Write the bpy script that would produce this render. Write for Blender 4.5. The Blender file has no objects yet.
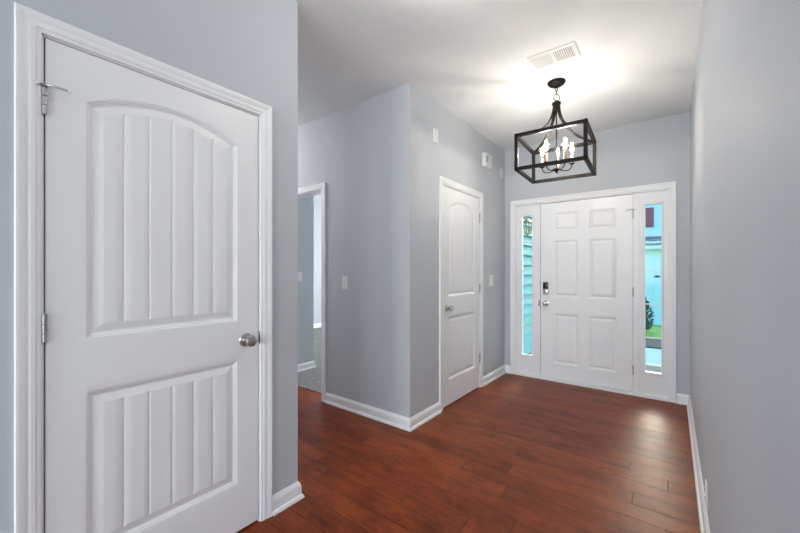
import bpy, bmesh, math, random
from mathutils import Vector, Matrix

random.seed(7)
S = bpy.context.scene
COL = S.collection

# ------------------------------------------------------------------ camera
TH = 0.6529
cam_d = bpy.data.cameras.new('camera')
cam = bpy.data.objects.new('camera', cam_d)
COL.objects.link(cam)
cam.location = (0, 0, 1.262)
cam.rotation_euler = (math.pi / 2, 0, TH)
cam_d.sensor_width = 36.0
cam_d.lens = 16.0
cam_d.shift_y = 0.00495
cam_d.clip_start = 0.01
cam_d.clip_end = 200
S.camera = cam

# ------------------------------------------------------------------ world, sun, large lights, exposure
world = bpy.data.worlds.new('sky')
S.world = world
world.use_nodes = True
wn = world.node_tree.nodes
bgn = wn['Background']
sky = wn.new('ShaderNodeTexSky')
sky.sky_type = 'NISHITA'
sky.sun_disc = False
sky.sun_elevation = math.radians(30)
sky.sun_rotation = 0.0
sky.air_density = 1.0
sky.dust_density = 4.0
world.node_tree.links.new(sky.outputs[0], bgn.inputs['Color'])
bgn.inputs['Strength'].default_value = 0.56

S.view_settings.view_transform = 'Standard'
S.view_settings.look = 'None'
S.view_settings.gamma = 1
S.view_settings.use_curve_mapping = False
S.view_settings.exposure = 0.3


def area(name, loc, rot, sx, sy, power, col=(1, 1, 1)):
    l = bpy.data.lights.new(name, 'AREA')
    l.shape = 'RECTANGLE'
    l.size = sx
    l.size_y = sy
    l.energy = power
    l.color = col
    o = bpy.data.objects.new(name, l)
    o.location = loc
    o.rotation_euler = rot
    COL.objects.link(o)
    return o


# fill lamps added at unseen living room windows; the last stands for bedroom daylight
R90 = math.pi / 2
for wx, wp in ((-3.4, 30), (-1.0, 112), (1.4, 70)):
    area('window_fill', (wx, -5.32, 1.55), (R90 + 0.22, 0, 0), 1.5, 1.5, wp, (0.94, 0.975, 1.0))
area('window_fill', (3.62, -2.4, 1.55), (R90, 0, R90), 1.7, 1.5, 6, (0.97, 0.985, 1.0))
area('window_fill', (-3.4, 7.52, 1.5), (-R90, 0, 0), 1.4, 1.4, 150, (0.95, 0.98, 1.0))

# ------------------------------------------------------------------ dimensions
XA, YH, YB, XR, H = -1.649, 2.282, 4.294, 0.1356, 2.749
YE = 1.222          # end of the left wall at the hall mouth
WT = 0.13
A1, A2 = 0.222, 0.984      # near door slab
C1, C2 = 2.797, 3.559      # closet door slab
F1, F2 = -1.220, -0.316    # front door slab
DH = 2.032

# ------------------------------------------------------------------ helpers


def bm_new():
    return bmesh.new()


def box(bm, x0, x1, y0, y1, z0, z1):
    vs = [bm.verts.new((x, y, z)) for x in (x0, x1) for y in (y0, y1) for z in (z0, z1)]
    for f in ((0, 1, 3, 2), (4, 6, 7, 5), (0, 4, 5, 1), (2, 3, 7, 6), (0, 2, 6, 4), (1, 5, 7, 3)):
        bm.faces.new([vs[i] for i in f])


def bbox(bm, x0, x1, y0, y1, z0, z1, r=0.002, seg=2):
    """box with rounded edges"""
    b2 = bmesh.new()
    box(b2, x0, x1, y0, y1, z0, z1)
    bmesh.ops.bevel(b2, geom=b2.edges[:], offset=r, segments=seg, affect='EDGES', profile=0.5)
    me = bpy.data.meshes.new('t')
    b2.to_mesh(me)
    b2.free()
    bm.from_mesh(me)
    bpy.data.meshes.remove(me)


def lathe(bm, prof, origin=(0, 0, 0), axis=(0, 0, 1), n=24):
    """prof: list of (radius, height along the axis)"""
    ax = Vector(axis).normalized()
    q = Vector((0, 0, 1)).rotation_difference(ax)
    o = Vector(origin)
    rings = []
    for r, h in prof:
        if r < 1e-6:
            rings.append([bm.verts.new(o + q @ Vector((0, 0, h)))])
        else:
            rings.append([bm.verts.new(o + q @ Vector((r * math.cos(2 * math.pi * i / n), r * math.sin(2 * math.pi * i / n), h))) for i in range(n)])
    for a, b in zip(rings, rings[1:]):
        for i in range(n):
            j = (i + 1) % n
            if len(a) == 1 and len(b) == 1:
                continue
            if len(a) == 1:
                bm.faces.new((a[0], b[j], b[i]))
            elif len(b) == 1:
                bm.faces.new((a[i], a[j], b[0]))
            else:
                bm.faces.new((a[i], a[j], b[j], b[i]))


def tube(bm, pts, r, n=10, closed=False):
    pts = [Vector(p) for p in pts]
    rs = r if isinstance(r, (list, tuple)) else [r] * len(pts)
    rings = []
    prev = None
    m = len(pts)
    for k, p in enumerate(pts):
        if closed:
            t = pts[(k + 1) % m] - pts[k - 1]
        else:
            t = pts[min(k + 1, m - 1)] - pts[max(k - 1, 0)]
        t.normalize()
        if prev is None:
            u = t.orthogonal().normalized()
        else:
            u = (prev - t * prev.dot(t)).normalized()
        prev = u
        v = t.cross(u)
        rings.append([bm.verts.new(p + (u * math.cos(2 * math.pi * i / n) + v * math.sin(2 * math.pi * i / n)) * rs[k]) for i in range(n)])
    prs = list(zip(rings, rings[1:]))
    if closed:
        prs.append((rings[-1], rings[0]))
    for a, b in prs:
        for i in range(n):
            j = (i + 1) % n
            bm.faces.new((a[i], a[j], b[j], b[i]))
    if not closed:
        bm.faces.new(rings[0][::-1])
        bm.faces.new(rings[-1])


def sweep(bm, secs, close=True):
    """join a list of equal-length profiles"""
    rows = [[bm.verts.new(p) for p in s] for s in secs]
    n = len(rows[0])
    for a, b in zip(rows, rows[1:]):
        for i in range(n if close else n - 1):
            j = (i + 1) % n
            bm.faces.new((a[i], a[j], b[j], b[i]))
    if close:
        bm.faces.new(rows[0][::-1])
        bm.faces.new(rows[-1])


def bez(p0, p1, p2, p3, n=14):
    out = []
    for i in range(n + 1):
        t = i / n
        out.append(tuple((1 - t) ** 3 * a + 3 * (1 - t) ** 2 * t * b + 3 * (1 - t) * t * t * c + t ** 3 * d for a, b, c, d in zip(p0, p1, p2, p3)))
    return out


def root_loc(o):
    v = Vector((0, 0, 0))
    while o:
        v += o.location
        o = o.parent
    return v


def obj(name, bm, mat, parent=None, smooth=False, loc=None):
    """bm is in world coordinates for rotation-free parents"""
    bmesh.ops.recalc_face_normals(bm, faces=bm.faces[:])
    me = bpy.data.meshes.new(name)
    off = root_loc(parent) if parent else (Vector(loc) if loc else Vector((0, 0, 0)))
    if off.length > 0:
        bmesh.ops.translate(bm, verts=bm.verts[:], vec=-off)
    if smooth:
        for f in bm.faces:
            f.smooth = True
        for e in bm.edges:
            if len(e.link_faces) == 2 and e.calc_face_angle(0) > math.radians(38):
                e.smooth = False
    bm.to_mesh(me)
    bm.free()
    me.materials.append(mat)
    o = bpy.data.objects.new(name, me)
    if parent:
        o.parent = parent
    elif loc:
        o.location = loc
    COL.objects.link(o)
    return o


def tag(o, label=None, cat=None, group=None, kind=None):
    if label:
        o['label'] = label
    if cat:
        o['category'] = cat
    if group:
        o['group'] = group
    if kind:
        o['kind'] = kind
    return o


def empty(name, loc, label, cat, group=None, kind=None):
    o = bpy.data.objects.new(name, None)
    o.empty_display_size = 0.05
    o.location = loc
    COL.objects.link(o)
    return tag(o, label, cat, group, kind)


# ------------------------------------------------------------------ materials
def mat(name, color, rough=0.5, metal=0.0, spec=0.5, bump=None, noise=None):
    m = bpy.data.materials.new(name)
    m.use_nodes = True
    nt = m.node_tree
    b = nt.nodes['Principled BSDF']
    b.inputs['Base Color'].default_value = (*color, 1)
    b.inputs['Roughness'].default_value = rough
    b.inputs['Metallic'].default_value = metal
    b.inputs['Specular IOR Level'].default_value = spec
    tc = nt.nodes.new('ShaderNodeTexCoord')
    if noise:
        sc, amt = noise
        n = nt.nodes.new('ShaderNodeTexNoise')
        n.inputs['Scale'].default_value = sc
        n.inputs['Detail'].default_value = 5
        nt.links.new(tc.outputs['Object'], n.inputs['Vector'])
        r = nt.nodes.new('ShaderNodeMapRange')
        r.inputs['To Min'].default_value = 1 - amt
        r.inputs['To Max'].default_value = 1 + amt
        nt.links.new(n.outputs['Fac'], r.inputs['Value'])
        mx = nt.nodes.new('ShaderNodeVectorMath')
        mx.operation = 'SCALE'
        mx.inputs[0].default_value = color
        nt.links.new(r.outputs[0], mx.inputs['Scale'])
        nt.links.new(mx.outputs[0], b.inputs['Base Color'])
    if bump:
        sc, st, dist = bump
        n = nt.nodes.new('ShaderNodeTexNoise')
        n.inputs['Scale'].default_value = sc
        n.inputs['Detail'].default_value = 3
        nt.links.new(tc.outputs['Object'], n.inputs['Vector'])
        bp = nt.nodes.new('ShaderNodeBump')
        bp.inputs['Strength'].default_value = st
        bp.inputs['Distance'].default_value = dist
        nt.links.new(n.outputs['Fac'], bp.inputs['Height'])
        nt.links.new(bp.outputs[0], b.inputs['Normal'])
    return m


def glass_mat(name, tint, gloss=0.06):
    m = bpy.data.materials.new(name)
    m.use_nodes = True
    nt = m.node_tree
    nt.nodes.clear()
    out = nt.nodes.new('ShaderNodeOutputMaterial')
    mx = nt.nodes.new('ShaderNodeMixShader')
    tr = nt.nodes.new('ShaderNodeBsdfTransparent')
    tr.inputs['Color'].default_value = (*tint, 1)
    gl = nt.nodes.new('ShaderNodeBsdfGlossy')
    gl.inputs['Roughness'].default_value = 0.02
    lw = nt.nodes.new('ShaderNodeLayerWeight')
    lw.inputs['Blend'].default_value = 0.35
    ml = nt.nodes.new('ShaderNodeMath')
    ml.operation = 'MULTIPLY_ADD'
    ml.inputs[1].default_value = gloss * 6
    ml.inputs[2].default_value = gloss * 0.4
    nt.links.new(lw.outputs['Facing'], ml.inputs[0])
    nt.links.new(ml.outputs[0], mx.inputs[0])
    nt.links.new(tr.outputs[0], mx.inputs[1])
    nt.links.new(gl.outputs[0], mx.inputs[2])
    nt.links.new(mx.outputs[0], out.inputs[0])
    return m


def emit_mat(name, col, strength):
    m = bpy.data.materials.new(name)
    m.use_nodes = True
    nt = m.node_tree
    nt.nodes.clear()
    out = nt.nodes.new('ShaderNodeOutputMaterial')
    e = nt.nodes.new('ShaderNodeEmission')
    e.inputs['Color'].default_value = (*col, 1)
    e.inputs['Strength'].default_value = strength
    nt.links.new(e.outputs[0], out.inputs[0])
    return m


def wood_floor():
    m = bpy.data.materials.new('stained_maple_planks')
    m.use_nodes = True
    nt = m.node_tree
    N = nt.nodes.new
    L = nt.links.new
    b = nt.nodes['Principled BSDF']
    tc = N('ShaderNodeTexCoord')
    sp = N('ShaderNodeSeparateXYZ')
    L(tc.outputs['Object'], sp.inputs[0])

    def math_(op, a, bb=None, c=None):
        n = N('ShaderNodeMath')
        n.operation = op
        for i, v in enumerate((a, bb, c)):
            if v is None:
                continue
            if isinstance(v, (int, float)):
                n.inputs[i].default_value = v
            else:
                L(v, n.inputs[i])
        return n.outputs[0]

    W, LEN = 0.127, 1.05
    yr = math_('DIVIDE', sp.outputs['Y'], W)
    row = math_('FLOOR', yr)
    fy = math_('FRACT', yr)
    wn1 = N('ShaderNodeTexWhiteNoise')
    wn1.noise_dimensions = '1D'
    L(row, wn1.inputs['W'])
    xs = math_('MULTIPLY_ADD', wn1.outputs['Value'], 7.0, math_('DIVIDE', sp.outputs['X'], LEN))
    colm = math_('FLOOR', xs)
    fx = math_('FRACT', xs)
    cmb = N('ShaderNodeCombineXYZ')
    L(row, cmb.inputs[0])
    L(colm, cmb.inputs[1])
    wn2 = N('ShaderNodeTexWhiteNoise')
    wn2.noise_dimensions = '2D'
    L(cmb.outputs[0], wn2.inputs['Vector'])
    rnd = wn2.outputs['Value']
    # gap mask
    ey = math_('MULTIPLY', math_('MINIMUM', fy, math_('SUBTRACT', 1.0, fy)), W)
    ex = math_('MULTIPLY', math_('MINIMUM', fx, math_('SUBTRACT', 1.0, fx)), LEN)
    e = math_('MINIMUM', ey, ex)
    gap = N('ShaderNodeMapRange')
    gap.inputs['From Min'].default_value = 0.0006
    gap.inputs['From Max'].default_value = 0.0034
    L(e, gap.inputs['Value'])
    # grain, stretched along X, shifted per plank
    mp = N('ShaderNodeCombineXYZ')
    L(math_('MULTIPLY_ADD', rnd, 31.0, math_('MULTIPLY', sp.outputs['X'], 2.6)), mp.inputs[0])
    L(math_('MULTIPLY', sp.outputs['Y'], 16.0), mp.inputs[1])
    g1 = N('ShaderNodeTexNoise')
    g1.inputs['Scale'].default_value = 2.2
    g1.inputs['Detail'].default_value = 7
    g1.inputs['Roughness'].default_value = 0.62
    g1.inputs['Distortion'].default_value = 0.5
    L(mp.outputs[0], g1.inputs['Vector'])
    # blotchy stain
    mp2 = N('ShaderNodeCombineXYZ')
    L(math_('MULTIPLY_ADD', rnd, 17.0, math_('MULTIPLY', sp.outputs['X'], 3.0)), mp2.inputs[0])
    L(math_('MULTIPLY', sp.outputs['Y'], 6.0), mp2.inputs[1])
    g2 = N('ShaderNodeTexNoise')
    g2.inputs['Scale'].default_value = 1.6
    g2.inputs['Detail'].default_value = 4
    L(mp2.outputs[0], g2.inputs['Vector'])
    v = math_('ADD', math_('MULTIPLY', g1.outputs['Fac'], 0.36), math_('MULTIPLY_ADD', g2.outputs['Fac'], 0.42, 0.13))
    g3 = N('ShaderNodeTexNoise')
    g3.inputs['Scale'].default_value = 26
    g3.inputs['Detail'].default_value = 5
    g3.inputs['Roughness'].default_value = 0.7
    L(tc.outputs['Object'], g3.inputs['Vector'])
    v = math_('MULTIPLY_ADD', math_('SUBTRACT', g3.outputs['Fac'], 0.5), 0.30, v)
    v = math_('MULTIPLY_ADD', math_('SUBTRACT', rnd, 0.5), 0.13, v)
    cr = N('ShaderNodeValToRGB')
    el = cr.color_ramp.elements
    el[0].position = 0.30
    el[0].color = (0.060, 0.0085, 0.0020, 1)
    el[1].position = 0.74
    el[1].color = (0.330, 0.074, 0.016, 1)
    k = el.new(0.50)
    k.color = (0.190, 0.033, 0.0060, 1)
    L(v, cr.inputs[0])
    # knots
    vo = N('ShaderNodeTexVoronoi')
    vo.inputs['Scale'].default_value = 1.0
    kp = N('ShaderNodeCombineXYZ')
    L(math_('MULTIPLY', sp.outputs['X'], 1.9), kp.inputs[0])
    L(math_('MULTIPLY', sp.outputs['Y'], 3.4), kp.inputs[1])
    L(kp.outputs[0], vo.inputs['Vector'])
    kn = N('ShaderNodeMapRange')
    kn.inputs['From Min'].default_value = 0.02
    kn.inputs['From Max'].default_value = 0.08
    kn.inputs['To Min'].default_value = 0.62
    L(vo.outputs['Distance'], kn.inputs['Value'])
    sc1 = N('ShaderNodeVectorMath')
    sc1.operation = 'SCALE'
    L(cr.outputs[0], sc1.inputs[0])
    L(math_('MULTIPLY', kn.outputs[0], math_('MULTIPLY_ADD', gap.outputs[0], 0.82, 0.18)), sc1.inputs['Scale'])
    L(sc1.outputs[0], b.inputs['Base Color'])
    rr = N('ShaderNodeMapRange')
    rr.inputs['To Min'].default_value = 0.32
    rr.inputs['To Max'].default_value = 0.50
    L(g1.outputs['Fac'], rr.inputs['Value'])
    L(rr.outputs[0], b.inputs['Roughness'])
    b.inputs['Specular IOR Level'].default_value = 0.24
    hh = math_('ADD', math_('MULTIPLY', g2.outputs['Fac'], 0.9), math_('MULTIPLY', gap.outputs[0], 0.8))
    hh = math_('ADD', hh, math_('MULTIPLY', g1.outputs['Fac'], 0.25))
    bp = N('ShaderNodeBump')
    bp.inputs['Strength'].default_value = 0.35
    bp.inputs['Distance'].default_value = 0.003
    L(hh, bp.inputs['Height'])
    L(bp.outputs[0], b.inputs['Normal'])
    return m


M_wall = mat('blue_grey_wall_paint', (0.523, 0.553, 0.594), 0.6, spec=0.22, bump=(260, 0.12, 0.001), noise=(1.2, 0.012))
M_ceil = mat('flat_white_ceiling_paint', (0.855, 0.87, 0.875), 0.9, spec=0.1, bump=(180, 0.15, 0.001))
M_white = mat('white_semigloss_paint', (0.85, 0.865, 0.885), 0.32, spec=0.4, noise=(4, 0.01))
M_plate = mat('white_plastic', (0.78, 0.78, 0.77), 0.35)
M_nickel = mat('satin_nickel', (0.52, 0.51, 0.50), 0.28, metal=1.0, bump=(300, 0.05, 0.0005))
M_steel = mat('dull_hinge_steel', (0.40, 0.40, 0.40), 0.38, metal=1.0, bump=(300, 0.05, 0.0005))
M_bronze = mat('dark_bronze_metal', (0.010, 0.008, 0.007), 0.5, metal=0.0, spec=0.16, noise=(30, 0.2))
M_black = mat('black_plastic', (0.012, 0.012, 0.013), 0.25)
M_dark = mat('dark_slot', (0.03, 0.03, 0.03), 0.7)
M_floor = wood_floor()
M_carpet = mat('grey_carpet', (0.28, 0.28, 0.275), 0.95, spec=0.05, bump=(60, 1.0, 0.02), noise=(28, 0.7))
M_beige = mat('pale_bounce_carpet', (0.62, 0.61, 0.58), 0.95, spec=0.05, noise=(140, 0.2))  # unseen floor made pale to bounce light up to the ceiling
M_pane = glass_mat('window_glass', (0.90, 0.99, 1.0), 0.012)
M_bulbglass = glass_mat('clear_bulb_glass', (0.98, 0.96, 0.92), 0.03)
M_fil = emit_mat('glowing_filament', (1.0, 0.78, 0.48), 60)
M_sleeve = mat('beige_candle_sleeve', (0.42, 0.33, 0.23), 0.5)
M_brass = mat('antique_brass', (0.42, 0.33, 0.16), 0.35, metal=0.8, noise=(40, 0.3))
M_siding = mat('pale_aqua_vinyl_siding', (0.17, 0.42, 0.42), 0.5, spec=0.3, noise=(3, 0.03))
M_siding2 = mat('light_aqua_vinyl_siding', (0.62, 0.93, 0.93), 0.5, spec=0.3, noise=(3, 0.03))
M_shutter = mat('dark_red_shutter', (0.34, 0.11, 0.15), 0.5, noise=(8, 0.1))
M_shingle = mat('slate_grey_shingles', (0.10, 0.19, 0.24), 0.8, noise=(20, 0.3), bump=(30, 0.5, 0.01))
M_trimout = mat('cyan_cast_exterior_trim', (0.60, 0.90, 0.90), 0.5, noise=(3, 0.03))  # white trim with the cyan tint of the glass put into its colour
M_concrete = mat('cyan_cast_concrete', (0.13, 0.31, 0.34), 0.8, noise=(6, 0.08), bump=(60, 0.3, 0.003))  # cyan tint of the view through the glass mixed into the concrete colour
M_porch = mat('porch_concrete', (0.30, 0.33, 0.31), 0.8, noise=(6, 0.15), bump=(60, 0.3, 0.003))
M_grass = mat('green_lawn', (0.12, 0.32, 0.06), 0.9, noise=(14, 0.35), bump=(50, 0.8, 0.03))
M_mulch = mat('dark_mulch', (0.05, 0.065, 0.08), 0.95, noise=(14, 0.9), bump=(50, 1.0, 0.03))
M_leaf = mat('dark_green_leaves', (0.035, 0.085, 0.045), 0.6, noise=(12, 0.4))
M_bark = mat('brown_bark', (0.08, 0.055, 0.04), 0.9, noise=(20, 0.3))
M_mat = mat('grey_doormat_fibre', (0.10, 0.12, 0.12), 0.95, noise=(90, 0.4), bump=(200, 0.8, 0.004))

# ------------------------------------------------------------------ structure: floors and ceiling


def struct(name, bm, m, label, cat, smooth=False):
    return tag(obj(name, bm, m, smooth=smooth), label, cat, kind='structure')


bm = bm_new()
box(bm, -4.4, 3.6, -0.9, YH + 0.12, -0.05, 0.0)
box(bm, XA - 0.9, XR + 0.05, YH + 0.12, YB + 0.06, -0.05, 0.0)
struct('floor', bm, M_floor, 'red brown stained plank floor of the foyer and hall', 'floor')

bm = bm_new()
box(bm, -4.4, 3.6, -5.3, -0.9, -0.05, 0.004)
struct('floor_living', bm, M_beige, 'living room floor behind the viewer, made pale to bounce light', 'floor')

bm = bm_new()
box(bm, -6.4, XA - 0.9, YH + 0.12, 7.6, -0.05, 0.008)
struct('floor_bedroom', bm, M_carpet, 'grey carpet floor seen through the open doorway off the hall', 'floor')

bm = bm_new()
box(bm, -6.5, 3.8, -5.5, YH + 0.2, H, H + 0.1)
box(bm, -6.5, XR + WT, YH + 0.2, YB + 0.16, H, H + 0.1)
box(bm, -6.5, -1.9, YB + 0.16, 7.7, H, H + 0.1)
struct('ceiling', bm, M_ceil, 'flat white ceiling over the foyer and hall', 'ceiling')

# ------------------------------------------------------------------ walls
JT = 0.018       # jamb thickness
G = 0.004        # gap round a slab


def hole(a, b):
    return a - G - JT, b + G + JT


zt = DH + G + JT + 0.004
# near left wall with the near door
a, b = hole(A1, A2)
bm = bm_new()
box(bm, XA - WT, XA, -0.9, a, 0, H)
box(bm, XA - WT, XA, b, YE, 0, H)
box(bm, XA - WT, XA, a, b, zt, H)
box(bm, -4.4, XA - WT, YE - WT, YE, 0, H)          # south side of the hall
box(bm, -4.4, XA - WT, -0.9, -0.9 + WT, 0, H)      # closet back
bmesh.ops.remove_doubles(bm, verts=bm.verts[:], dist=1e-5)
struct('wall_left', bm, M_wall, 'blue grey wall holding the near arched panel door', 'wall')

# closet wall
a, b = hole(C1, C2)
bm = bm_new()
box(bm, XA - WT, XA, YH, a, 0, H)
box(bm, XA - WT, XA, b, YB + 0.001, 0, H)
box(bm, XA - WT, XA, a, b, zt, H)
# hall wall with open doorway
HD1, HD2 = -3.46, -2.70
box(bm, HD2 + JT, XA - WT, YH, YH + WT, 0, H)
box(bm, -4.4, HD1 - JT, YH, YH + WT, 0, H)
box(bm, HD1 - JT, HD2 + JT, YH, YH + WT, DH + 0.03, H)
struct('wall_hall', bm, M_wall, 'blue grey walls wrapping the corner between hall and closet door', 'wall')
bm = bm_new()
box(bm, -4.4 - WT, -4.4, YE - WT, YH + WT, 0, H)
struct('wall_hall_end', bm, M_wall, 'blue grey wall closing the far end of the hall', 'wall')
# closet innards
bm = bm_new()
box(bm, XA - 0.9, XA - 0.8, YH + WT, YB + WT, 0, H)
struct('wall_closet', bm, M_wall, 'back wall inside the closet', 'wall')

# front wall
FT1, FT2 = -1.515, -0.020       # rough opening of the door unit
FZ = 2.065
bm = bm_new()
box(bm, XA - 0.9, FT1, YB, YB + WT, 0, H)
box(bm, FT2, XR + WT, YB, YB + WT, 0, H)
box(bm, FT1, FT2, YB, YB + WT, FZ, H)
struct('wall_front', bm, M_wall, 'blue grey wall round the front door and its sidelights', 'wall')

# right wall
bm = bm_new()
box(bm, XR, XR + WT, 0.42, YB, 0, H)
box(bm, XR + WT, 3.6, 0.42, 0.42 + WT, 0, H)
struct('wall_right', bm, M_wall, 'long blue grey wall on the right of the foyer', 'wall')

# living room behind the camera (lit by fill lamps added at its window openings)
bm = bm_new()
for x0, x1 in ((-4.4, -4.2), (-2.6, -1.8), (-0.2, 0.6), (2.2, 3.6)):
    box(bm, x0, x1, -5.3, -5.3 + WT, 0, H)
for wx in (-3.4, -1.0, 1.4):
    box(bm, wx - 0.8, wx + 0.8, -5.3, -5.3 + WT, 0, 0.75)
    box(bm, wx - 0.8, wx + 0.8, -5.3, -5.3 + WT, 2.35, H)
struct('wall_back', bm, M_wall, 'window wall of the living room behind the viewer', 'wall')
bm = bm_new()
box(bm, 3.6, 3.6 + WT, -5.3, -3.3, 0, H)
box(bm, 3.6, 3.6 + WT, -1.5, 0.42 + WT, 0, H)
box(bm, 3.6, 3.6 + WT, -3.3, -1.5, 0, 0.75)
box(bm, 3.6, 3.6 + WT, -3.3, -1.5, 2.35, H)
struct('wall_living_right', bm, M_wall, 'side wall of the living room behind the viewer', 'wall')
bm = bm_new()
box(bm, -4.4 - WT, -4.4, -5.3, YE - WT, 0, H)
struct('wall_living_left', bm, M_wall, 'far side wall of the living room behind the viewer', 'wall')

# bedroom seen through the open doorway
bm = bm_new()
box(bm, -3.70 - WT, -3.70, YH + WT, 2.99, 0, H)
box(bm, -6.2 - WT, -3.70 - WT, YH + WT, YH + 2 * WT, 0, H)
struct('wall_bedroom_near', bm, M_wall, 'grey wall end just inside the open doorway', 'wall')
bm = bm_new()
box(bm, -6.2 - WT, -6.2, YH + WT, 7.5, 0, H)
struct('wall_bedroom_far', bm, M_wall, 'pale far wall seen through the open doorway', 'wall')
bm = bm_new()
box(bm, -2.4, -2.4 + WT, YB + WT, 7.5, 0, H)
box(bm, -6.2, -4.1, 7.5, 7.5 + WT, 0, H)
box(bm, -2.7, -2.4 + WT, 7.5, 7.5 + WT, 0, H)
box(bm, -4.1, -2.7, 7.5, 7.5 + WT, 0, 0.8)
box(bm, -4.1, -2.7, 7.5, 7.5 + WT, 2.2, H)
struct('wall_bedroom_window', bm, M_wall, 'outer walls of the carpeted room off the hall', 'wall')

# ------------------------------------------------------------------ baseboards
BP = [(0, 0), (0.026, 0), (0.026, 0.008), (0.022, 0.018), (0.015, 0.022), (0.014, 0.068), (0.010, 0.080), (0.005, 0.088), (0.003, 0.094), (0, 0.094)]


def baseboard(name, path, normals, label):
    """path: list of xy on the wall surface; normals[i]: offset direction (mitred) at each vertex"""
    bm = bm_new()
    secs = []
    for (x, y), (nx, ny) in zip(path, normals):
        secs.append([(x + nx * d, y + ny * d, z) for d, z in BP])
    sweep(bm, secs)
    return struct(name, bm, M_white, label, 'baseboard')


CW = 0.062       # casing width
CO = CW + G + 0.005
baseboard('baseboard_left', [(XA, A2 + CO), (XA, YE), (-4.4, YE)], [(1, 0), (1, 1), (0, 1)], 'white baseboard between the near door and the hall')
baseboard('baseboard_left_near', [(XA, -0.9), (XA, A1 - CO)], [(1, 0), (1, 0)], 'white baseboard on the near side of the near door')
baseboard('baseboard_hall', [(HD2 + CW, YH), (XA, YH), (XA, C1 - CO)], [(0, -1), (1, -1), (1, 0)], 'white baseboard wrapping the hall corner')
baseboard('baseboard_closet', [(XA, C2 + CO), (XA, YB), (-1.575, YB)], [(1, 0), (1, -1), (0, -1)], 'white baseboard between closet door and front door')
baseboard('baseboard_right', [(0.036, YB), (XR, YB), (XR, 0.42)], [(0, -1), (-1, -1), (-1, 0)], 'white baseboard along the right wall')
baseboard('baseboard_bedroom', [(-3.70, YH + WT), (-3.70, 2.99), (-3.83, 2.99)], [(1, 0), (1, 1), (0, 1)], 'white baseboard on the wall end inside the doorway')
baseboard('baseboard_bedroom_far', [(-6.2, YH + 2 * WT), (-6.2, 7.5)], [(1, 0), (1, 0)], 'white baseboard of the far room on carpet')

# ------------------------------------------------------------------ casings
CP = [(0, 0), (0, 0.007), (0.003, 0.0095), (0.012, 0.0105), (0.016, 0.0135), (0.026, 0.0145), (0.032, 0.0125), (0.040, 0.0155), (0.052, 0.018), (0.059, 0.018), (CW, 0.014), (CW, 0)]


def casing(name, a0, a1, ztop, tf, label, z0=0.0):
    """tf(a, depth, z) -> world point. mitred U-shaped casing"""
    bm = bm_new()
    secs = [[tf(a0 - w, t, z0) for w, t in CP], [tf(a0 - w, t, ztop + w) for w, t in CP],
            [tf(a1 + w, t, ztop + w) for w, t in CP], [tf(a1 + w, t, z0) for w, t in CP]]
    sweep(bm, secs)
    return struct(name, bm, M_white, label, 'door trim')


def tX(a, t, z):
    return (XA + t, a, z)


def tH(a, t, z):
    return (a, YH - t, z)


def tB(a, t, z):
    return (a, YB - t, z)


r = G + 0.005
casing('trim_1', A1 - r, A2 + r, DH + r, tX, 'white moulded casing round the near door')
casing('trim_2', C1 - r, C2 + r, DH + r, tX, 'white moulded casing round the closet door')
casing('trim_3', HD1, HD2, DH + 0.012, tH, 'white moulded casing round the open hall doorway')
casing('trim_4', -1.511, -0.028, 2.048, tB, 'white moulded casing round the front door and sidelights')


def jamb(name, a0, a1, label, tf):
    bm = bm_new()

    def bx(aa, ab, d0, d1, z0, z1):
        p, q = tf(aa, d0, z0), tf(ab, d1, z1)
        box(bm, min(p[0], q[0]), max(p[0], q[0]), min(p[1], q[1]), max(p[1], q[1]), z0, z1)
    bx(a0 - G - JT, a0 - G, -WT, 0.0005, 0, DH + G + JT)
    bx(a1 + G, a1 + G + JT, -WT, 0.0005, 0, DH + G + JT)
    bx(a0 - G - JT, a1 + G + JT, -WT, 0.0005, DH + G, DH + G + JT)
    # door stops
    bx(a0 - G, a0 + 0.008, -0.075, -0.040, 0, DH + G)
    bx(a1 - 0.008, a1 + G, -0.075, -0.040, 0, DH + G)
    bx(a0 - G, a1 + G, -0.075, -0.040, DH - 0.008, DH + G)
    return struct(name, bm, M_white, label, 'door jamb')


jamb('trim_5', A1, A2, 'white jamb inside the near door casing', tX)
jamb('trim_6', C1, C2, 'white jamb inside the closet door casing', tX)
bm = bm_new()
box(bm, HD1 - JT, HD1, YH - 0.0005, YH + WT + 0.0005, 0, DH + 0.012)
box(bm, HD2, HD2 + JT, YH - 0.0005, YH + WT + 0.0005, 0, DH + 0.012)
box(bm, HD1 - JT, HD2 + JT, YH - 0.0005, YH + WT + 0.0005, DH + 0.012, DH + 0.03)
struct('trim_7', bm, M_white, 'white jamb lining the open hall doorway', 'door jamb')

# ------------------------------------------------------------------ moulded door slabs


def smooth01(t):
    t = max(0.0, min(1.0, t))
    return t * t * (3 - 2 * t)


def prof(d, pts):
    if d <= pts[0][0]:
        return pts[0][1]
    for (a, ha), (b, hb) in zip(pts, pts[1:]):
        if d <= b:
            return ha + (hb - ha) * (d - a) / (b - a)
    return pts[-1][1]


# (distance inside the panel edge, relief)
PL = [(0.0, 0.0), (0.002, -0.0035), (0.008, -0.0045), (0.0135, -0.010), (0.020, -0.0105), (0.046, -0.0035), (0.049, -0.003), (0.052, -0.003)]
PS = [(0.0, 0.0), (0.002, -0.003), (0.007, -0.004), (0.013, -0.009), (0.018, -0.0095), (0.038, -0.003), (0.045, -0.0025)]


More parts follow.
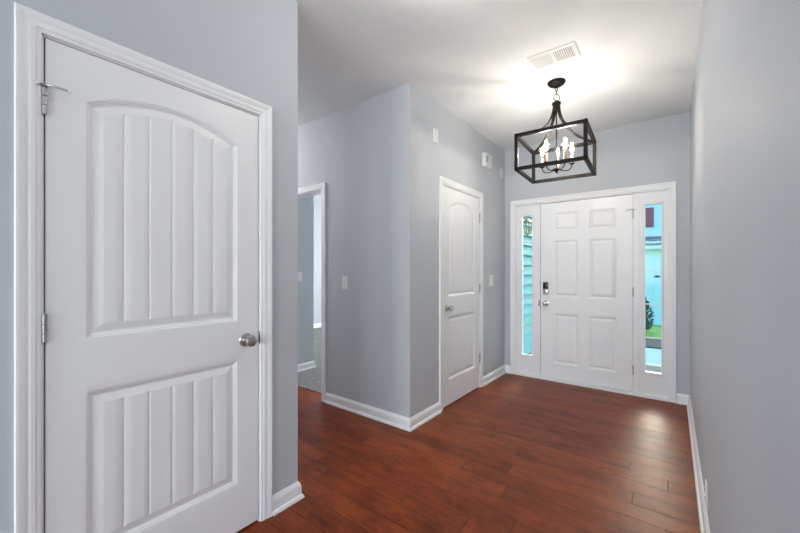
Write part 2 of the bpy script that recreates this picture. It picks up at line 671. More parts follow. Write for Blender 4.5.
def fine(lo, hi, marks, coarse=0.03, step=0.0024):
    """1-D grid: fine within the marked intervals, coarse elsewhere"""
    xs = {round(lo, 5), round(hi, 5)}
    n = int((hi - lo) / coarse)
    for i in range(n + 1):
        xs.add(round(lo + i * (hi - lo) / n, 5))
    for a, b_ in marks:
        a = max(lo, a)
        b_ = min(hi, b_)
        k = max(1, int(math.ceil((b_ - a) / step)))
        for i in range(k + 1):
            xs.add(round(a + i * (b_ - a) / k, 5))
    out = sorted(xs)
    res = [out[0]]
    for x in out[1:]:
        if x - res[-1] > 0.0008:
            res.append(x)
    res[-1] = round(hi, 5)
    return res


def slab(name, a0, a1, z0, z1, xs, zs, hf, tf, thick, parent, m):
    """relief face on a grid, plus sides and back"""
    bm = bm_new()
    g = [[bm.verts.new(tf(x, hf(x, z), z)) for z in zs] for x in xs]
    for i in range(len(xs) - 1):
        for j in range(len(zs) - 1):
            bm.faces.new((g[i][j], g[i + 1][j], g[i + 1][j + 1], g[i][j + 1]))
    bk = [bm.verts.new(tf(x, -thick, z)) for x, z in ((a0, z0), (a1, z0), (a1, z1), (a0, z1))]
    nX, nZ = len(xs) - 1, len(zs) - 1
    bm.faces.new([g[i][0] for i in range(nX + 1)] + [bk[1], bk[0]])
    bm.faces.new([g[i][nZ] for i in range(nX, -1, -1)] + [bk[3], bk[2]])
    bm.faces.new([g[0][j] for j in range(nZ, -1, -1)] + [bk[0], bk[3]])
    bm.faces.new([g[nX][j] for j in range(nZ + 1)] + [bk[2], bk[1]])
    bm.faces.new(bk[::-1])
    return obj(name, bm, m, parent, smooth=True)


def arched_door(a0, a1, parent):
    z0 = 0.014
    pa, pb = a0 + 0.105, a1 - 0.110
    mid = (pa + pb) / 2
    hw = (pb - pa) / 2
    z_lo = (0.245, 0.828)
    z_up = (1.022, 1.858)
    sag = 0.072
    gr = [mid + 0.0825 * k for k in (-2, -1, 0, 1, 2)]

    def hf(x, z):
        dx = min(x - pa, pb - x)
        d1 = min(dx, z - z_lo[0], z_lo[1] - z)
        u = (x - mid) / hw
        top = z_up[1] + sag * (1 - u * u)
        sl = 2 * sag * abs(u) / hw
        d2 = min(dx, z - z_up[0], (top - z) / math.sqrt(1 + sl * sl))
        d = max(d1, d2)
        if d <= 0:
            return 0.0
        h = prof(d, PL)
        if d > 0.046:
            k = min(1.0, (d - 0.046) / 0.003)
            for g_ in gr:
                q = abs(x - g_)
                if q < 0.0055:
                    h -= 0.0038 * (1 - q / 0.0055) * k
        return h
    xs = fine(a0, a1, [(pa - 0.002, pa + 0.054), (pb - 0.054, pb + 0.002)] + [(g_ - 0.006, g_ + 0.006) for g_ in gr])
    zs = fine(z0, DH, [(z_lo[0] - 0.002, z_lo[0] + 0.054), (z_lo[1] - 0.054, z_lo[1] + 0.002), (z_up[0] - 0.002, z_up[0] + 0.054), (z_up[1] - 0.056, z_up[1] + sag + 0.003)])
    return slab('door_slab', a0, a1, z0, DH, xs, zs, hf, tX, 0.035, parent, M_white)


def hinge(parent, px, py, z, nrm, side):
    """three-knuckle butt hinge; barrel axis vertical at (px,py)"""
    bm = bm_new()
    for k in range(3):
        lathe(bm, [(0, 0), (0.0065, 0.0005), (0.0065, 0.0275), (0, 0.028)], (px, py, z - 0.0435 + k * 0.0295), n=14)
    lathe(bm, [(0.0075, 0), (0.0075, 0.002), (0.005, 0.005), (0, 0.006)], (px, py, z + 0.0445), n=14)
    lathe(bm, [(0, -0.004), (0.006, -0.002), (0.007, 0.0)], (px, py, z - 0.0435), n=14)
    return obj('hinge', bm, M_steel, parent, smooth=True)


def hinge_stop(parent, px, py, z, out, along):
    """hinge pin door stop: collar, rod with bumper"""
    o = Vector(out)
    al = Vector(along)
    c = Vector((px, py, z + 0.050))
    bm = bm_new()
    lathe(bm, [(0, -0.003), (0.010, -0.003), (0.010, 0.003), (0, 0.003)], c, n=16)
    p1 = c + o * 0.016 + al * 0.015
    p2 = c + o * 0.028 + al * 0.055 + Vector((0, 0, -0.006))
    tube(bm, [c, p1, p1 * 0.5 + p2 * 0.5, p2], 0.0032, 8)
    p3 = c - al * 0.010 + o * 0.008
    tube(bm, [c, p3], 0.0036, 8)
    s = obj('door_stop', bm, M_steel, parent, smooth=True)
    bm = bm_new()
    d = (p2 - p1).normalized()
    lathe(bm, [(0, 0), (0.006, 0.001), (0.0065, 0.008), (0, 0.010)], p2 - d * 0.003, d, n=14)
    lathe(bm, [(0, 0), (0.006, 0.001), (0.006, 0.006), (0, 0.008)], p3 - al * 0.004, -al, n=14)
    obj('bumper', bm, M_plate, s, smooth=True)


def knob(parent, base, nrm):
    b_ = Vector(base)
    bm = bm_new()
    lathe(bm, [(0, 0), (0.032, 0), (0.033, 0.003), (0.030, 0.008), (0.020, 0.011), (0.013, 0.013), (0.0125, 0.030), (0.016, 0.034),
               (0.0235, 0.039), (0.0275, 0.047), (0.0275, 0.055), (0.024, 0.062), (0.016, 0.0655), (0, 0.067)], b_, nrm, n=32)
    return obj('door_knob', bm, M_nickel, parent, smooth=True)


HZ = (0.315, 1.07, 1.822)
# near door (hinged on the left, knob on the right)
dA = empty('door_1', (XA, (A1 + A2) / 2, 0), 'near white two panel arch top plank door in the left foreground', 'door', kind='structure')
arched_door(A1, A2, dA)
for z in HZ:
    hinge(dA, XA + 0.007, A1 - 0.003, z, None, 1)
hinge_stop(dA, XA + 0.007, A1 - 0.003, HZ[2], (1, 0, 0), (0, 1, 0))
knob(dA, (XA, A2 - 0.066, 0.925), (1, 0, 0))
bm = bm_new()
bbox(bm, XA - 0.0015, XA + 0.0012, A2 + 0.0045, A2 + 0.020, 0.895, 0.955, 0.0006)
tag(obj('strike_plate', bm, M_dark, dA), 'dark strike plate')
# closet door (knob on the left, hinges on the right)
dC = empty('door_2', (XA, (C1 + C2) / 2, 0), 'white two panel arch top plank closet door left of the front door', 'door', kind='structure')
arched_door(C1, C2, dC)
for z in HZ:
    hinge(dC, XA + 0.007, C2 + 0.003, z, None, 1)
hinge_stop(dC, XA + 0.007, C2 + 0.003, HZ[2], (1, 0, 0), (0, -1, 0))
knob(dC, (XA, C1 + 0.066, 0.915), (1, 0, 0))

# ------------------------------------------------------------------ front door
dF = empty('door_3', ((F1 + F2) / 2, YB, 0), 'white six panel front door with keypad lock between two sidelights', 'door', kind='structure')
DY = YB + 0.012       # slab face


def tF(a, t, z):
    return (a, DY - t, z)


cm = (F1 + F2) / 2
PX = [(cm - 0.305, cm - 0.058), (cm + 0.058, cm + 0.305)]
PZ = [(0.205, 0.765), (0.965, 1.60), (1.715, 1.915)]


def hf6(x, z):
    for xa, xb in PX:
        if xa < x < xb:
            for za, zb in PZ:
                if za < z < zb:
                    return prof(min(x - xa, xb - x, z - za, zb - z), PS)
    return 0.0


xs = fine(F1, F2, [(q - 0.002, q + 0.047) for q, _ in PX] + [(q - 0.047, q + 0.002) for _, q in PX])
zs = fine(0.034, DH + 0.004, [(q - 0.002, q + 0.047) for q, _ in PZ] + [(q - 0.047, q + 0.002) for _, q in PZ])
slab('door_slab', F1, F2, 0.034, DH + 0.004, xs, zs, hf6, tF, 0.044, dF, M_white)
for z in (0.25, 1.04, 1.83):
    hinge(dF, F2 + 0.004, DY - 0.007, z, None, 1)
hinge_stop(dF, F2 + 0.004, DY - 0.007, 1.83, (0, -1, 0), (-1, 0, 0))
kx = F1 + 0.060
# keypad deadbolt
bm = bm_new()
bbox(bm, kx - 0.030, kx + 0.030, DY - 0.026, DY, 0.985, 1.128, 0.008, 4)
kp = tag(obj('keypad_lock', bm, M_nickel, dF, smooth=True), 'satin nickel keypad deadbolt with black keypad face')
bm = bm_new()
bbox(bm, kx - 0.027, kx + 0.027, DY - 0.031, DY - 0.024, 1.048, 1.124, 0.004, 3)
obj('keypad', bm, M_black, kp, smooth=True)
bm = bm_new()
lathe(bm, [(0, 0), (0.022, 0), (0.021, 0.006), (0.010, 0.008), (0, 0.008)], (kx, DY - 0.025, 1.016), (0, -1, 0), n=24)
bbox(bm, kx - 0.015, kx + 0.015, DY - 0.046, DY - 0.032, 1.012, 1.020, 0.002)
obj('thumb_turn', bm, M_nickel, kp, smooth=True)
knob(dF, (kx, DY, 0.885), (0, -1, 0))
bm = bm_new()
bbox(bm, F1 - 0.024, F1 - 0.005, DY - 0.0135, DY - 0.0115, 0.85, 0.92, 0.0006)
obj('strike_plate', bm, M_steel, dF)

# frame of the unit: posts, head, sill
bm = bm_new()
box(bm, F1 - 0.058, F1 - 0.0035, YB + 0.001, YB + 0.12, 0.03, 2.06)
box(bm, F2 + 0.0035, F2 + 0.058, YB + 0.001, YB + 0.12, 0.03, 2.06)
box(bm, FT1, FT1 + 0.012, YB + 0.001, YB + 0.12, 0.0, 2.06)
box(bm, FT2 - 0.012, FT2, YB + 0.001, YB + 0.12, 0.0, 2.06)
box(bm, FT1, FT2, YB + 0.001, YB + 0.12, DH + 0.0085, 2.065)
# stops behind the slab so that no light leaks round it
box(bm, F1 - 0.0035, F1 + 0.01, DY + 0.045, DY + 0.07, 0.03, 2.04)
box(bm, F2 - 0.01, F2 + 0.0035, DY + 0.045, DY + 0.07, 0.03, 2.04)
box(bm, F1, F2, DY + 0.045, DY + 0.07, DH - 0.004, 2.045)
struct('trim_8', bm, M_white, 'white posts and head of the front door unit', 'door frame')
bm = bm_new()
bbox(bm, FT1 + 0.004, FT2 - 0.004, YB - 0.018, YB + 0.12, -0.02, 0.030, 0.004)
struct('trim_9', bm, M_white, 'white sill strip under the front door and sidelights', 'door sill')


def sidelight(name, x0, x1, g0, g1, label):
    w = empty(name, ((x0 + x1) / 2, YB, 0.03), label, 'window', kind='structure')
    gz0, gz1 = 0.252, 1.915
    fy0, fy1 = YB + 0.012, YB + 0.055
    bm = bm_new()
    box(bm, x0, g0, fy0, fy1, 0.03, 2.0405)
    box(bm, g1, x1, fy0, fy1, 0.03, 2.0405)
    box(bm, g0, g1, fy0, fy1, 0.03, gz0)
    box(bm, g0, g1, fy0, fy1, gz1, 2.0405)
    # raised lip frame round the glass
    lp = [(0.0, 0.0), (0.0, 0.006), (0.006, 0.008), (0.016, 0.007), (0.021, 0.0)]
    pts = []
    for (cx, sx), (cz, sz) in (((g0, -1), (gz0, -1)), ((g0, -1), (gz1, 1)), ((g1, 1), (gz1, 1)), ((g1, 1), (gz0, -1)), ((g0, -1), (gz0, -1))):
        pts.append([(cx + sx * d, fy0 - t, cz + sz * d) for d, t in lp])
    b2 = bmesh.new()
    sweep(b2, pts, close=False)
    me = bpy.data.meshes.new('t')
    b2.to_mesh(me)
    b2.free()
    bm.from_mesh(me)
    bpy.data.meshes.remove(me)
    obj('window_frame', bm, M_white, w)
    bm = bm_new()
    box(bm, g0, g1, YB + 0.030, YB + 0.036, gz0, gz1)
    obj('pane', bm, M_pane, w)
    for z in (0.592, 0.927, 1.257, 1.603):
        bm = bm_new()
        bbox(bm, g0, g1, YB + 0.022, YB + 0.029, z - 0.005, z + 0.005, 0.0015)
        obj('muntin', bm, M_white, w)


sidelight('window_1', FT1 + 0.012, F1 - 0.058, -1.436, -1.318, 'narrow sidelight window left of the front door')
sidelight('window_2', F2 + 0.058, FT2 - 0.012, -0.212, -0.082, 'narrow sidelight window right of the front door')

# ------------------------------------------------------------------ switches, outlet, devices


def plate(name, c, n, w, h, label, cat, toggles=1, kindp='toggle', group=None):
    """wall plate centred at c; n = wall normal ('+x','-x','-y')"""
    cx, cy, cz = c
    root = empty(name, (cx, cy, cz - h / 2), label, cat, group)

    def bxp(bm, u0, u1, d0, d1, z0, z1, r):
        if n == '+x':
            bbox(bm, cx + d0, cx + d1, cy + u0, cy + u1, cz + z0, cz + z1, r)
        elif n == '-x':
            bbox(bm, cx - d1, cx - d0, cy + u0, cy + u1, cz + z0, cz + z1, r)
        else:
            bbox(bm, cx + u0, cx + u1, cy - d1, cy - d0, cz + z0, cz + z1, r)
    bm = bm_new()
    bxp(bm, -w / 2, w / 2, 0, 0.006, -h / 2, h / 2, 0.002)
    obj('cover_plate', bm, M_plate, root)
    if kindp == 'toggle':
        for k in range(toggles):
            u = (k - (toggles - 1) / 2) * 0.046
            bm = bm_new()
            bxp(bm, u - 0.006, u + 0.006, 0.005, 0.0075, -0.013, 0.013, 0.0005)
            bxp(bm, u - 0.004, u + 0.004, 0.006, 0.017, 0.0, 0.011, 0.001)
            obj('toggle', bm, M_plate, root)
        for zz in (-0.03, 0.03):
            for k in range(toggles):
                u = (k - (toggles - 1) / 2) * 0.046
                bm = bm_new()
                bxp(bm, u - 0.003, u + 0.003, 0.005, 0.0068, zz - 0.003, zz + 0.003, 0.0005)
                obj('screw', bm, M_steel, root)
    elif kindp == 'outlet':
        for zz in (-0.02, 0.02):
            bm = bm_new()
            bxp(bm, -0.016, 0.016, 0.005, 0.009, zz - 0.014, zz + 0.014, 0.002)
            s = obj('socket', bm, M_plate, root)
            bm = bm_new()
            bxp(bm, -0.008, -0.006, 0.0085, 0.0095, zz - 0.002, zz + 0.007, 0.0002)
            bxp(bm, 0.006, 0.008, 0.0085, 0.0095, zz - 0.002, zz + 0.007, 0.0002)
            obj('slot', bm, M_dark, s)
    elif kindp == 'two':
        for zz in (-0.026, 0.026):
            bm = bm_new()
            bxp(bm, -w * 0.32, w * 0.32, 0.005, 0.009, zz - 0.020, zz + 0.020, 0.0015)
            obj('rocker', bm, M_plate, root)
    return root


plate('light_switch', (-2.377, YH, 1.150), '-y', 0.074, 0.120, 'white toggle light switch on the hall wall near the open doorway', 'light switch', group='light switches on the walls')
plate('light_switch', (XA, 3.868, 1.145), '+x', 0.105, 0.125, 'white light switch between the closet door and the front door', 'light switch', kindp='two', group='light switches on the walls')
plate('light_switch', (-3.70, 2.75, 1.185), '+x', 0.116, 0.118, 'white light switch seen through the open doorway', 'light switch', toggles=2, group='light switches on the walls')
plate('power_outlet', (XR, 2.275, 0.175), '-x', 0.072, 0.118, 'white power outlet low on the right wall above the baseboard', 'outlet', kindp='outlet')

bm = bm_new()
bbox(bm, XA, XA + 0.012, 2.628, 2.697, 2.379, 2.502, 0.003)
tag(obj('blank_cover_plate', bm, M_plate, loc=(XA, 2.66, 2.379)), 'small white blank plate high above and left of the closet door', 'wall plate', 'blank plates high on the closet wall')
bm = bm_new()
bbox(bm, XA, XA + 0.010, 4.145, 4.225, 2.390, 2.500, 0.003)
tag(obj('blank_cover_plate', bm, M_plate, loc=(XA, 4.18, 2.39)), 'small white blank plate high on the wall by the front corner', 'wall plate', 'blank plates high on the closet wall')
ch = empty('door_chime', (XA, 3.72, 2.40), 'white door chime box with grille high on the wall right of the closet door', 'door chime')
bm = bm_new()
bbox(bm, XA, XA + 0.045, 3.625, 3.805, 2.395, 2.550, 0.008, 3)
obj('housing', bm, M_plate, ch, smooth=True)
bm = bm_new()
for k in range(6):
    bbox(bm, XA + 0.043, XA + 0.0465, 3.648, 3.690, 2.452 + k * 0.011, 2.457 + k * 0.011, 0.0005, 1)
tag(obj('grille', bm, M_dark, ch), 'dark slotted grille')

# ceiling register
vt = empty('air_vent', (-0.652, 2.608, H), 'white ceiling air register beside the lantern canopy', 'air vent')
x0, x1, y0, y1 = -0.808, -0.497, 2.512, 2.704
bm = bm_new()
fr = [(0.0, 0.0), (0.0, 0.003), (0.006, 0.009), (0.026, 0.010), (0.028, 0.002)]
pts = []
for cx, sx, cy, sy in ((x0, 1, y0, 1), (x0, 1, y1, -1), (x1, -1, y1, -1), (x1, -1, y0, 1), (x0, 1, y0, 1)):
    pts.append([(cx + sx * d, cy + sy * d, H - t) for d, t in fr])
sweep(bm, pts, close=False)
mx = (x0 + x1) / 2
box(bm, mx - 0.010, mx + 0.010, y0 + 0.026, y1 - 0.026, H - 0.0095, H - 0.001)
obj('frame', bm, M_plate, vt)
bm = bm_new()
box(bm, x0 + 0.024, x1 - 0.024, y0 + 0.024, y1 - 0.024, H - 0.0015, H - 0.0003)
obj('duct_opening', bm, M_dark, vt)
for half, sgn in ((0, -1), (1, 1)):
    xa_ = x0 + 0.028 if half == 0 else mx + 0.010
    xb_ = mx - 0.010 if half == 0 else x1 - 0.028
    n = 9
    for k in range(n):
        xc = xa_ + (k + 0.5) * (xb_ - xa_) / n
        bm = bm_new()
        dx = 0.0062 * sgn
        sweep(bm, [[(xc - dx, y0 + 0.027, H - 0.0015), (xc - dx + 0.0012, y0 + 0.027, H - 0.0015), (xc + dx + 0.0012, y0 + 0.027, H - 0.0095), (xc + dx, y0 + 0.027, H - 0.0095)],
                   [(xc - dx, y1 - 0.027, H - 0.0015), (xc - dx + 0.0012, y1 - 0.027, H - 0.0015), (xc + dx + 0.0012, y1 - 0.027, H - 0.0095), (xc + dx, y1 - 0.027, H - 0.0095)]])
        obj('louver', bm, M_plate, vt)

# ------------------------------------------------------------------ unseen fill lamps added in the hall and the near end of the foyer


def fill_lamp(x, y, watts, label):
    hl = empty('fill_ceiling_lamp', (x, y, H), label, 'ceiling lamp', 'added fill lamps')
    bm = bm_new()
    lathe(bm, [(0, H - 0.0005), (0.15, H - 0.0005), (0.155, H - 0.01), (0.15, H - 0.025), (0, H - 0.03)], (x, y, 0), n=32)
    obj('canopy', bm, M_bronze, hl, smooth=True)
    bm = bm_new()
    lathe(bm, [(0.145, H - 0.025), (0.15, H - 0.05), (0.145, H - 0.13), (0.10, H - 0.165), (0, H - 0.175)], (x, y, 0), n=32)
    obj('glass_shade', bm, M_bulbglass, hl, smooth=True)
    l = bpy.data.lights.new('fill_light', 'POINT')
    l.energy = watts
    l.color = (1.0, 0.985, 0.965)
    l.shadow_soft_size = 0.07
    lo = bpy.data.objects.new('fill_light', l)
    lo.parent = hl
    lo.location = (0, 0, -0.10)
    COL.objects.link(lo)


fill_lamp(-4.0, 1.62, 30, 'unseen round fill lamp added at the end of the side hall')
fill_lamp(-0.72, 1.38, 11, 'unseen round fill lamp added over the near end of the foyer')

# ------------------------------------------------------------------ lantern chandelier
CX, CY = -0.724, 2.979
CR = 0.044
Q = Matrix.Rotation(CR, 4, 'Z')


def cp(x, y, z):
    v = Q @ Vector((x, y, 0))
    return Vector((CX + v.x, CY + v.y, z))


cl = empty('lantern_chandelier', (CX, CY, H), 'dark bronze open box lantern chandelier with glowing bulbs hanging from the ceiling', 'chandelier')
bm = bm_new()
lathe(bm, [(0, H - 0.0005), (0.066, H - 0.0005), (0.067, H - 0.006), (0.060, H - 0.018), (0.040, H - 0.032), (0.014, H - 0.040), (0.010, H - 0.046), (0, H - 0.048)], (CX, CY, 0), n=36)
obj('canopy', bm, M_bronze, cl, smooth=True)


def link_ring(zc, rx, rz, ang, t=0.0028):
    bm = bm_new()
    pts = [(CX + rx * math.cos(a_) * math.cos(ang), CY + rx * math.cos(a_) * math.sin(ang), zc + rz * math.sin(a_)) for a_ in [2 * math.pi * i / 20 for i in range(20)]]
    tube(bm, pts, t, 8, closed=True)
    obj('chain_link', bm, M_bronze, cl, smooth=True)


link_ring(2.690, 0.009, 0.014, 0.2)
link_ring(2.663, 0.009, 0.016, 1.7)
link_ring(2.625, 0.023, 0.025, 0.6)
bm = bm_new()
lathe(bm, [(0, 2.604), (0.006, 2.603), (0.008, 2.590), (0.032, 2.585), (0.034, 2.578), (0.032, 2.570), (0.022, 2.562), (0.020, 2.535), (0.014, 2.528), (0, 2.526)], (CX, CY, 0), n=28)
obj('hub', bm, M_bronze, cl, smooth=True)
FW, FD, FZ0, FZ1, BT = 0.476, 0.50, 2.043, 2.299, 0.0125
W2, D2 = FW / 2, FD / 2


def rbar(bm, x0, x1, y0, y1, z0, z1):
    """bevelled box in lantern axes"""
    b2 = bmesh.new()
    box(b2, x0, x1, y0, y1, z0, z1)
    bmesh.ops.bevel(b2, geom=b2.edges[:], offset=0.0015, segments=2, affect='EDGES')
    for v in b2.verts:
        v.co = cp(v.co.x, v.co.y, v.co.z)
    me = bpy.data.meshes.new('t')
    b2.to_mesh(me)
    b2.free()
    bm.from_mesh(me)
    bpy.data.meshes.remove(me)


for nm, z in (('top_frame', FZ1), ('bottom_frame', FZ0)):
    bm = bm_new()
    for s in (-1, 1):
        rbar(bm, -W2 - BT, W2 + BT, s * D2 - BT, s * D2 + BT, z - BT, z + BT)
        rbar(bm, s * W2 - BT, s * W2 + BT, -D2 - BT, D2 + BT, z - BT, z + BT)
    obj(nm, bm, M_bronze, cl)
for sx in (-1, 1):
    for sy in (-1, 1):
        bm = bm_new()
        rbar(bm, sx * W2 - BT, sx * W2 + BT, sy * D2 - BT, sy * D2 + BT, FZ0, FZ1 + 0.004)
        lathe(bm, [(0.006, 0), (0.007, 0.004), (0.003, 0.009), (0, 0.010)], cp(sx * W2, sy * D2, FZ1 + 0.010), n=12)
        obj('corner_post', bm, M_bronze, cl, smooth=True)
        # bell-curved flat strap from hub to the corner
        L_ = math.hypot(W2, D2)
        ca, sa = sx * W2 / L_, sy * D2 / L_
        pr = bez((0.020, 2.572), (0.030, 2.44), (0.10, 2.335), (L_ - 0.010, FZ1 + 0.004), 18)
        bm = bm_new()
        secs = []
        for i, (rr_, zz) in enumerate(pr):
            j0, j1 = max(0, i - 1), min(len(pr) - 1, i + 1)
            tr, tz = pr[j1][0] - pr[j0][0], pr[j1][1] - pr[j0][1]
            l = math.hypot(tr, tz)
            nr, nz = -tz / l * 0.003, tr / l * 0.003
            w = 0.012
            sec = []
            for dn, dw in ((1, 1), (1, -1), (-1, -1), (-1, 1)):
                r_ = rr_ + nr * dn
                sec.append(cp(r_ * ca - dw * w * sa, r_ * sa + dw * w * ca, zz + nz * dn))
            secs.append(sec)
        sweep(bm, secs)
        obj('curved_strap', bm, M_bronze, cl, smooth=True)
bm = bm_new()
lathe(bm, [(0, 2.53), (0.005, 2.53), (0.005, 2.085), (0.010, 2.080), (0.022, 2.072), (0.026, 2.060), (0.020, 2.048), (0.010, 2.042), (0.006, 2.034), (0, 2.030)], (CX, CY, 0), n=20)
obj('centre_stem', bm, M_bronze, cl, smooth=True)
BR = 0.115
for k in range(5):
    an = TH - math.radians(10) - 2 * math.pi * k / 5
    ux, uy = math.cos(an), math.sin(an)
    bx_, by_ = CX + ux * BR, CY + uy * BR
    pr = bez((0.018, 2.060), (0.06, 2.035), (BR, 2.040), (BR, 2.098), 12)
    bm = bm_new()
    tube(bm, [(CX + ux * r_, CY + uy * r_, z_) for r_, z_ in pr], 0.0042, 10)
    lathe(bm, [(0, 0), (0.010, 0.0), (0.019, 0.006), (0.020, 0.010), (0.010, 0.012), (0, 0.012)], (bx_, by_, 2.092), n=20)
    arm = obj('candle_arm', bm, M_bronze, cl, smooth=True)
    bm = bm_new()
    lathe(bm, [(0, 0), (0.0135, 0), (0.0135, 0.058), (0.012, 0.062), (0, 0.062)], (bx_, by_, 2.102), n=20)
    tag(obj('socket', bm, M_sleeve, arm, smooth=True), 'beige candle sleeve socket')
    bm = bm_new()
    lathe(bm, [(0.012, 0), (0.013, 0.010), (0.020, 0.035), (0.0275, 0.062), (0.0295, 0.080), (0.027, 0.097), (0.019, 0.110), (0.009, 0.116), (0, 0.1175)], (bx_, by_, 2.162), n=24)
    bulb = obj('bulb', bm, M_bulbglass, arm, smooth=True)
    bm = bm_new()
    pts = []
    for i in range(9):
        a_ = 2 * math.pi * i / 8
        for zz in ((0.035, 0.088) if i % 2 == 0 else (0.088, 0.035)):
            pts.append((bx_ + 0.009 * math.cos(a_), by_ + 0.009 * math.sin(a_), 2.162 + zz))
    tube(bm, pts, 0.0011, 6)
    obj('filament', bm, M_fil, arm)
    l = bpy.data.lights.new('bulb_light', 'POINT')
    l.energy = 4.5
    l.color = (1.0, 0.965, 0.92)
    l.shadow_soft_size = 0.02
    lo = bpy.data.objects.new('bulb_light', l)
    lo.parent = cl
    lo.location = Vector((bx_, by_, 2.232)) - root_loc(cl)
    COL.objects.link(lo)

# ------------------------------------------------------------------ outside


def lap_wall_x(bm, x, y0, y1, z0, z1, e, s=1):
    """lapped siding facing +x (s=1)"""
    n = int((z1 - z0) / e)
    for i in range(n):
        z = z0 + i * e
        sweep(bm, [[(x, y, z), (x + 0.045 * s, y, z), (x + 0.002 * s, y, z + e), (x, y, z + e)] for y in (y0, y1)])


def lap_wall_y(bm, y, x0, x1, z0, z1, e):
    """lapped siding facing -y"""
    n = int((z1 - z0) / e)
    for i in range(n):
        z = z0 + i * e
        sweep(bm, [[(x, y, z), (x, y - 0.020, z), (x, y - 0.002, z + e), (x, y, z + e)] for x in (x0, x1)])


bm = bm_new()
lap_wall_x(bm, -1.86, YB + WT, 8.4, -0.2, 3.1, 0.155)
box(bm, -1.98, -1.86, YB + WT, 8.4, -0.2, 2.9)
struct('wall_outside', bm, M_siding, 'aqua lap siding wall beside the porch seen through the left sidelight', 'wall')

ln = empty('wall_lantern', (-1.85, 5.40, 1.80), 'small brass coach lantern on the siding behind the left sidelight', 'wall lamp')
bm = bm_new()
bbox(bm, -1.852, -1.822, 5.35, 5.45, 1.80, 2.02, 0.008)
tube(bm, bez((-1.835, 5.4, 1.98), (-1.78, 5.4, 2.06), (-1.74, 5.4, 2.06), (-1.72, 5.4, 2.03), 8), 0.008, 8)
obj('back_plate', bm, M_brass, ln, smooth=True)
bm = bm_new()
lathe(bm, [(0, 2.06), (0.012, 2.055), (0.02, 2.03), (0.07, 1.99), (0.072, 1.98), (0, 1.98)], (-1.72, 5.4, 0), n=8)
obj('lantern_cap', bm, M_brass, ln)
bm = bm_new()
lathe(bm, [(0, 1.98), (0.060, 1.98), (0.042, 1.82), (0, 1.82)], (-1.72, 5.4, 0), n=8)
obj('lantern_glass', bm, M_bulbglass, ln)
bm = bm_new()
for i in range(8):
    a_ = 2 * math.pi * i / 8
    tube(bm, [(-1.72 + 0.061 * math.cos(a_), 5.4 + 0.061 * math.sin(a_), 1.985), (-1.72 + 0.043 * math.cos(a_), 5.4 + 0.043 * math.sin(a_), 1.815)], 0.005, 6)
lathe(bm, [(0, 1.825), (0.048, 1.825), (0.045, 1.81), (0.015, 1.80), (0.008, 1.78), (0, 1.775)], (-1.72, 5.4, 0), n=8)
obj('lantern_cage', bm, M_brass, ln)

# ground, porch, walk, lawn
bm = bm_new()
box(bm, -1.98, 2.5, YB + 0.13, 6.35, -0.35, -0.09)
struct('floor_porch', bm, M_porch, 'grey porch slab outside the front door', 'porch')
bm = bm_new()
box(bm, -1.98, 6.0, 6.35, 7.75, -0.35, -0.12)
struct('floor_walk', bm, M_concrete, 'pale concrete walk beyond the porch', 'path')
bm = bm_new()
box(bm, -1.78, 6.0, 7.75, 8.75, -0.35, -0.10)
tag(obj('mulch_bed', bm, M_mulch), 'dark mulch bed between the walk and the lawn', 'mulch', kind='stuff')
bm = bm_new()
ys = [8.75, 9.6, 10.6, 11.4, 13, 15, 19, 30]
zs_ = [-0.12, -0.10, -0.12, -0.2, -0.6, -0.95, -1.0, -1.0]
sweep(bm, [[(-14, y, z), (12, y, z), (12, y, -1.3), (-14, y, -1.3)] for y, z in zip(ys, zs_)])
struct('floor_lawn', bm, M_grass, 'green front lawn seen through the right sidelight', 'lawn')

dm = empty('doormat', (-0.2, 5.9, -0.09), 'grey doormat lying on the porch slab', 'doormat')
bm = bm_new()
bbox(bm, -0.75, 0.1, 5.72, 6.12, -0.09, -0.075, 0.004)
obj('pile', bm, M_mat, dm)

# neighbour house
NY = 18.0
nh = empty('neighbour_house', (-1.5, NY, -1.0), 'two storey aqua sided house across the lawn seen through the right sidelight', 'house')
bm = bm_new()
lap_wall_y(bm, NY, -7.0, 4.0, -1.0, 5.2, 0.17)
box(bm, -7.0, 4.0, NY, NY + 7, -1.0, 5.2)
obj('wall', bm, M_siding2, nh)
bm = bm_new()
sweep(bm, [[(x, NY - 0.5, 2.26), (x, NY - 0.5, 2.36), (x, NY + 0.0, 2.68), (x, NY + 0.0, 2.26)] for x in (-7.2, 4.2)])
sweep(bm, [[(x, NY - 0.3, 5.1), (x, NY - 0.3, 5.2), (x, NY + 3.5, 7.2), (x, NY + 7.3, 5.2), (x, NY + 7.3, 5.1)] for x in (-7.3, 4.3)])
obj('roof', bm, M_shingle, nh)
bm = bm_new()
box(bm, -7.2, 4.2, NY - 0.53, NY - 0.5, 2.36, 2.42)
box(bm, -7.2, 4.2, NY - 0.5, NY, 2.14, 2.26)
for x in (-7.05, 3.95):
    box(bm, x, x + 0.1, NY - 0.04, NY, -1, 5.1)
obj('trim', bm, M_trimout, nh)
for xs0 in (-0.90, -2.35):
    bm = bm_new()
    box(bm, xs0, xs0 + 0.31, NY - 0.06, NY - 0.02, 3.06, 3.86)
    for k in range(15):
        box(bm, xs0 + 0.03, xs0 + 0.28, NY - 0.075, NY - 0.058, 3.10 + k * 0.05, 3.13 + k * 0.05)
    obj('shutter', bm, M_shutter, nh)
bm = bm_new()
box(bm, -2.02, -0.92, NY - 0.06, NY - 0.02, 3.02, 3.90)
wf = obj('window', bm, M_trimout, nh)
bm = bm_new()
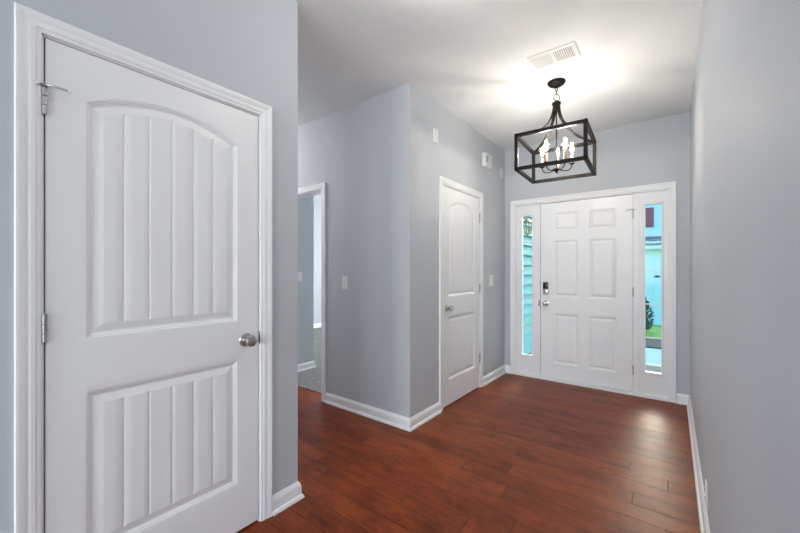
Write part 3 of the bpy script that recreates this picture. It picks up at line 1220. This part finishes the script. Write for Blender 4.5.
box(bm, -1.95, -0.99, NY - 0.07, NY - 0.055, 3.09, 3.83)
obj('pane', bm, M_shingle, wf)
gd = bm_new()
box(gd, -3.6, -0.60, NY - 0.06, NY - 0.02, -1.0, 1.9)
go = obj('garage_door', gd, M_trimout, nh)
bm = bm_new()
for i in range(5):
    for j in range(4):
        xa_ = -3.5 + i * 0.58
        za_ = -0.9 + j * 0.68
        box(bm, xa_, xa_ + 0.48, NY - 0.075, NY - 0.058, za_, za_ + 0.55)
obj('door_panels', bm, M_siding2, go)
bm = bm_new()
box(bm, -0.55, -0.38, NY - 0.14, NY - 0.02, 0.98, 1.06)
obj('dark_box', bm, M_dark, nh)  # small dark box on the house front, kind unknown


def shrub(loc, h, r_, label, seed):
    rng = random.Random(seed)
    root = empty('shrub', loc, label, 'shrub')
    x, y, z = loc
    bm = bm_new()
    for k in range(5):
        a_ = rng.uniform(0, 6.28)
        tube(bm, [(x, y, z), (x + math.cos(a_) * r_ * 0.3, y + math.sin(a_) * r_ * 0.3, z + h * 0.4), (x + math.cos(a_) * r_ * 0.6, y + math.sin(a_) * r_ * 0.6, z + h * 0.8)], [0.012, 0.009, 0.004], 6)
    obj('stems', bm, M_bark, root)
    bm = bm_new()
    for k in range(900):
        a_ = rng.uniform(0, 6.28)
        t = rng.uniform(0.08, 1)
        rad = r_ * math.sin(math.pi * (0.15 + 0.8 * t)) ** 0.7 * math.sqrt(rng.uniform(0.1, 1))
        c = Vector((x + rad * math.cos(a_), y + rad * math.sin(a_), z + h * t))
        u = Vector((rng.gauss(0, 1), rng.gauss(0, 1), rng.gauss(0, 1))).normalized()
        v = u.orthogonal().normalized()
        s = rng.uniform(0.022, 0.042)
        bm.faces.new([bm.verts.new(c + u * s), bm.verts.new(c + v * s * 0.5), bm.verts.new(c - u * s), bm.verts.new(c - v * s * 0.5)])
    f = obj('leaves', bm, M_leaf, root)


shrub((-0.53, 9.6, -0.11), 0.78, 0.21, 'dark leafy shrub on the lawn seen through the right sidelight', 3)
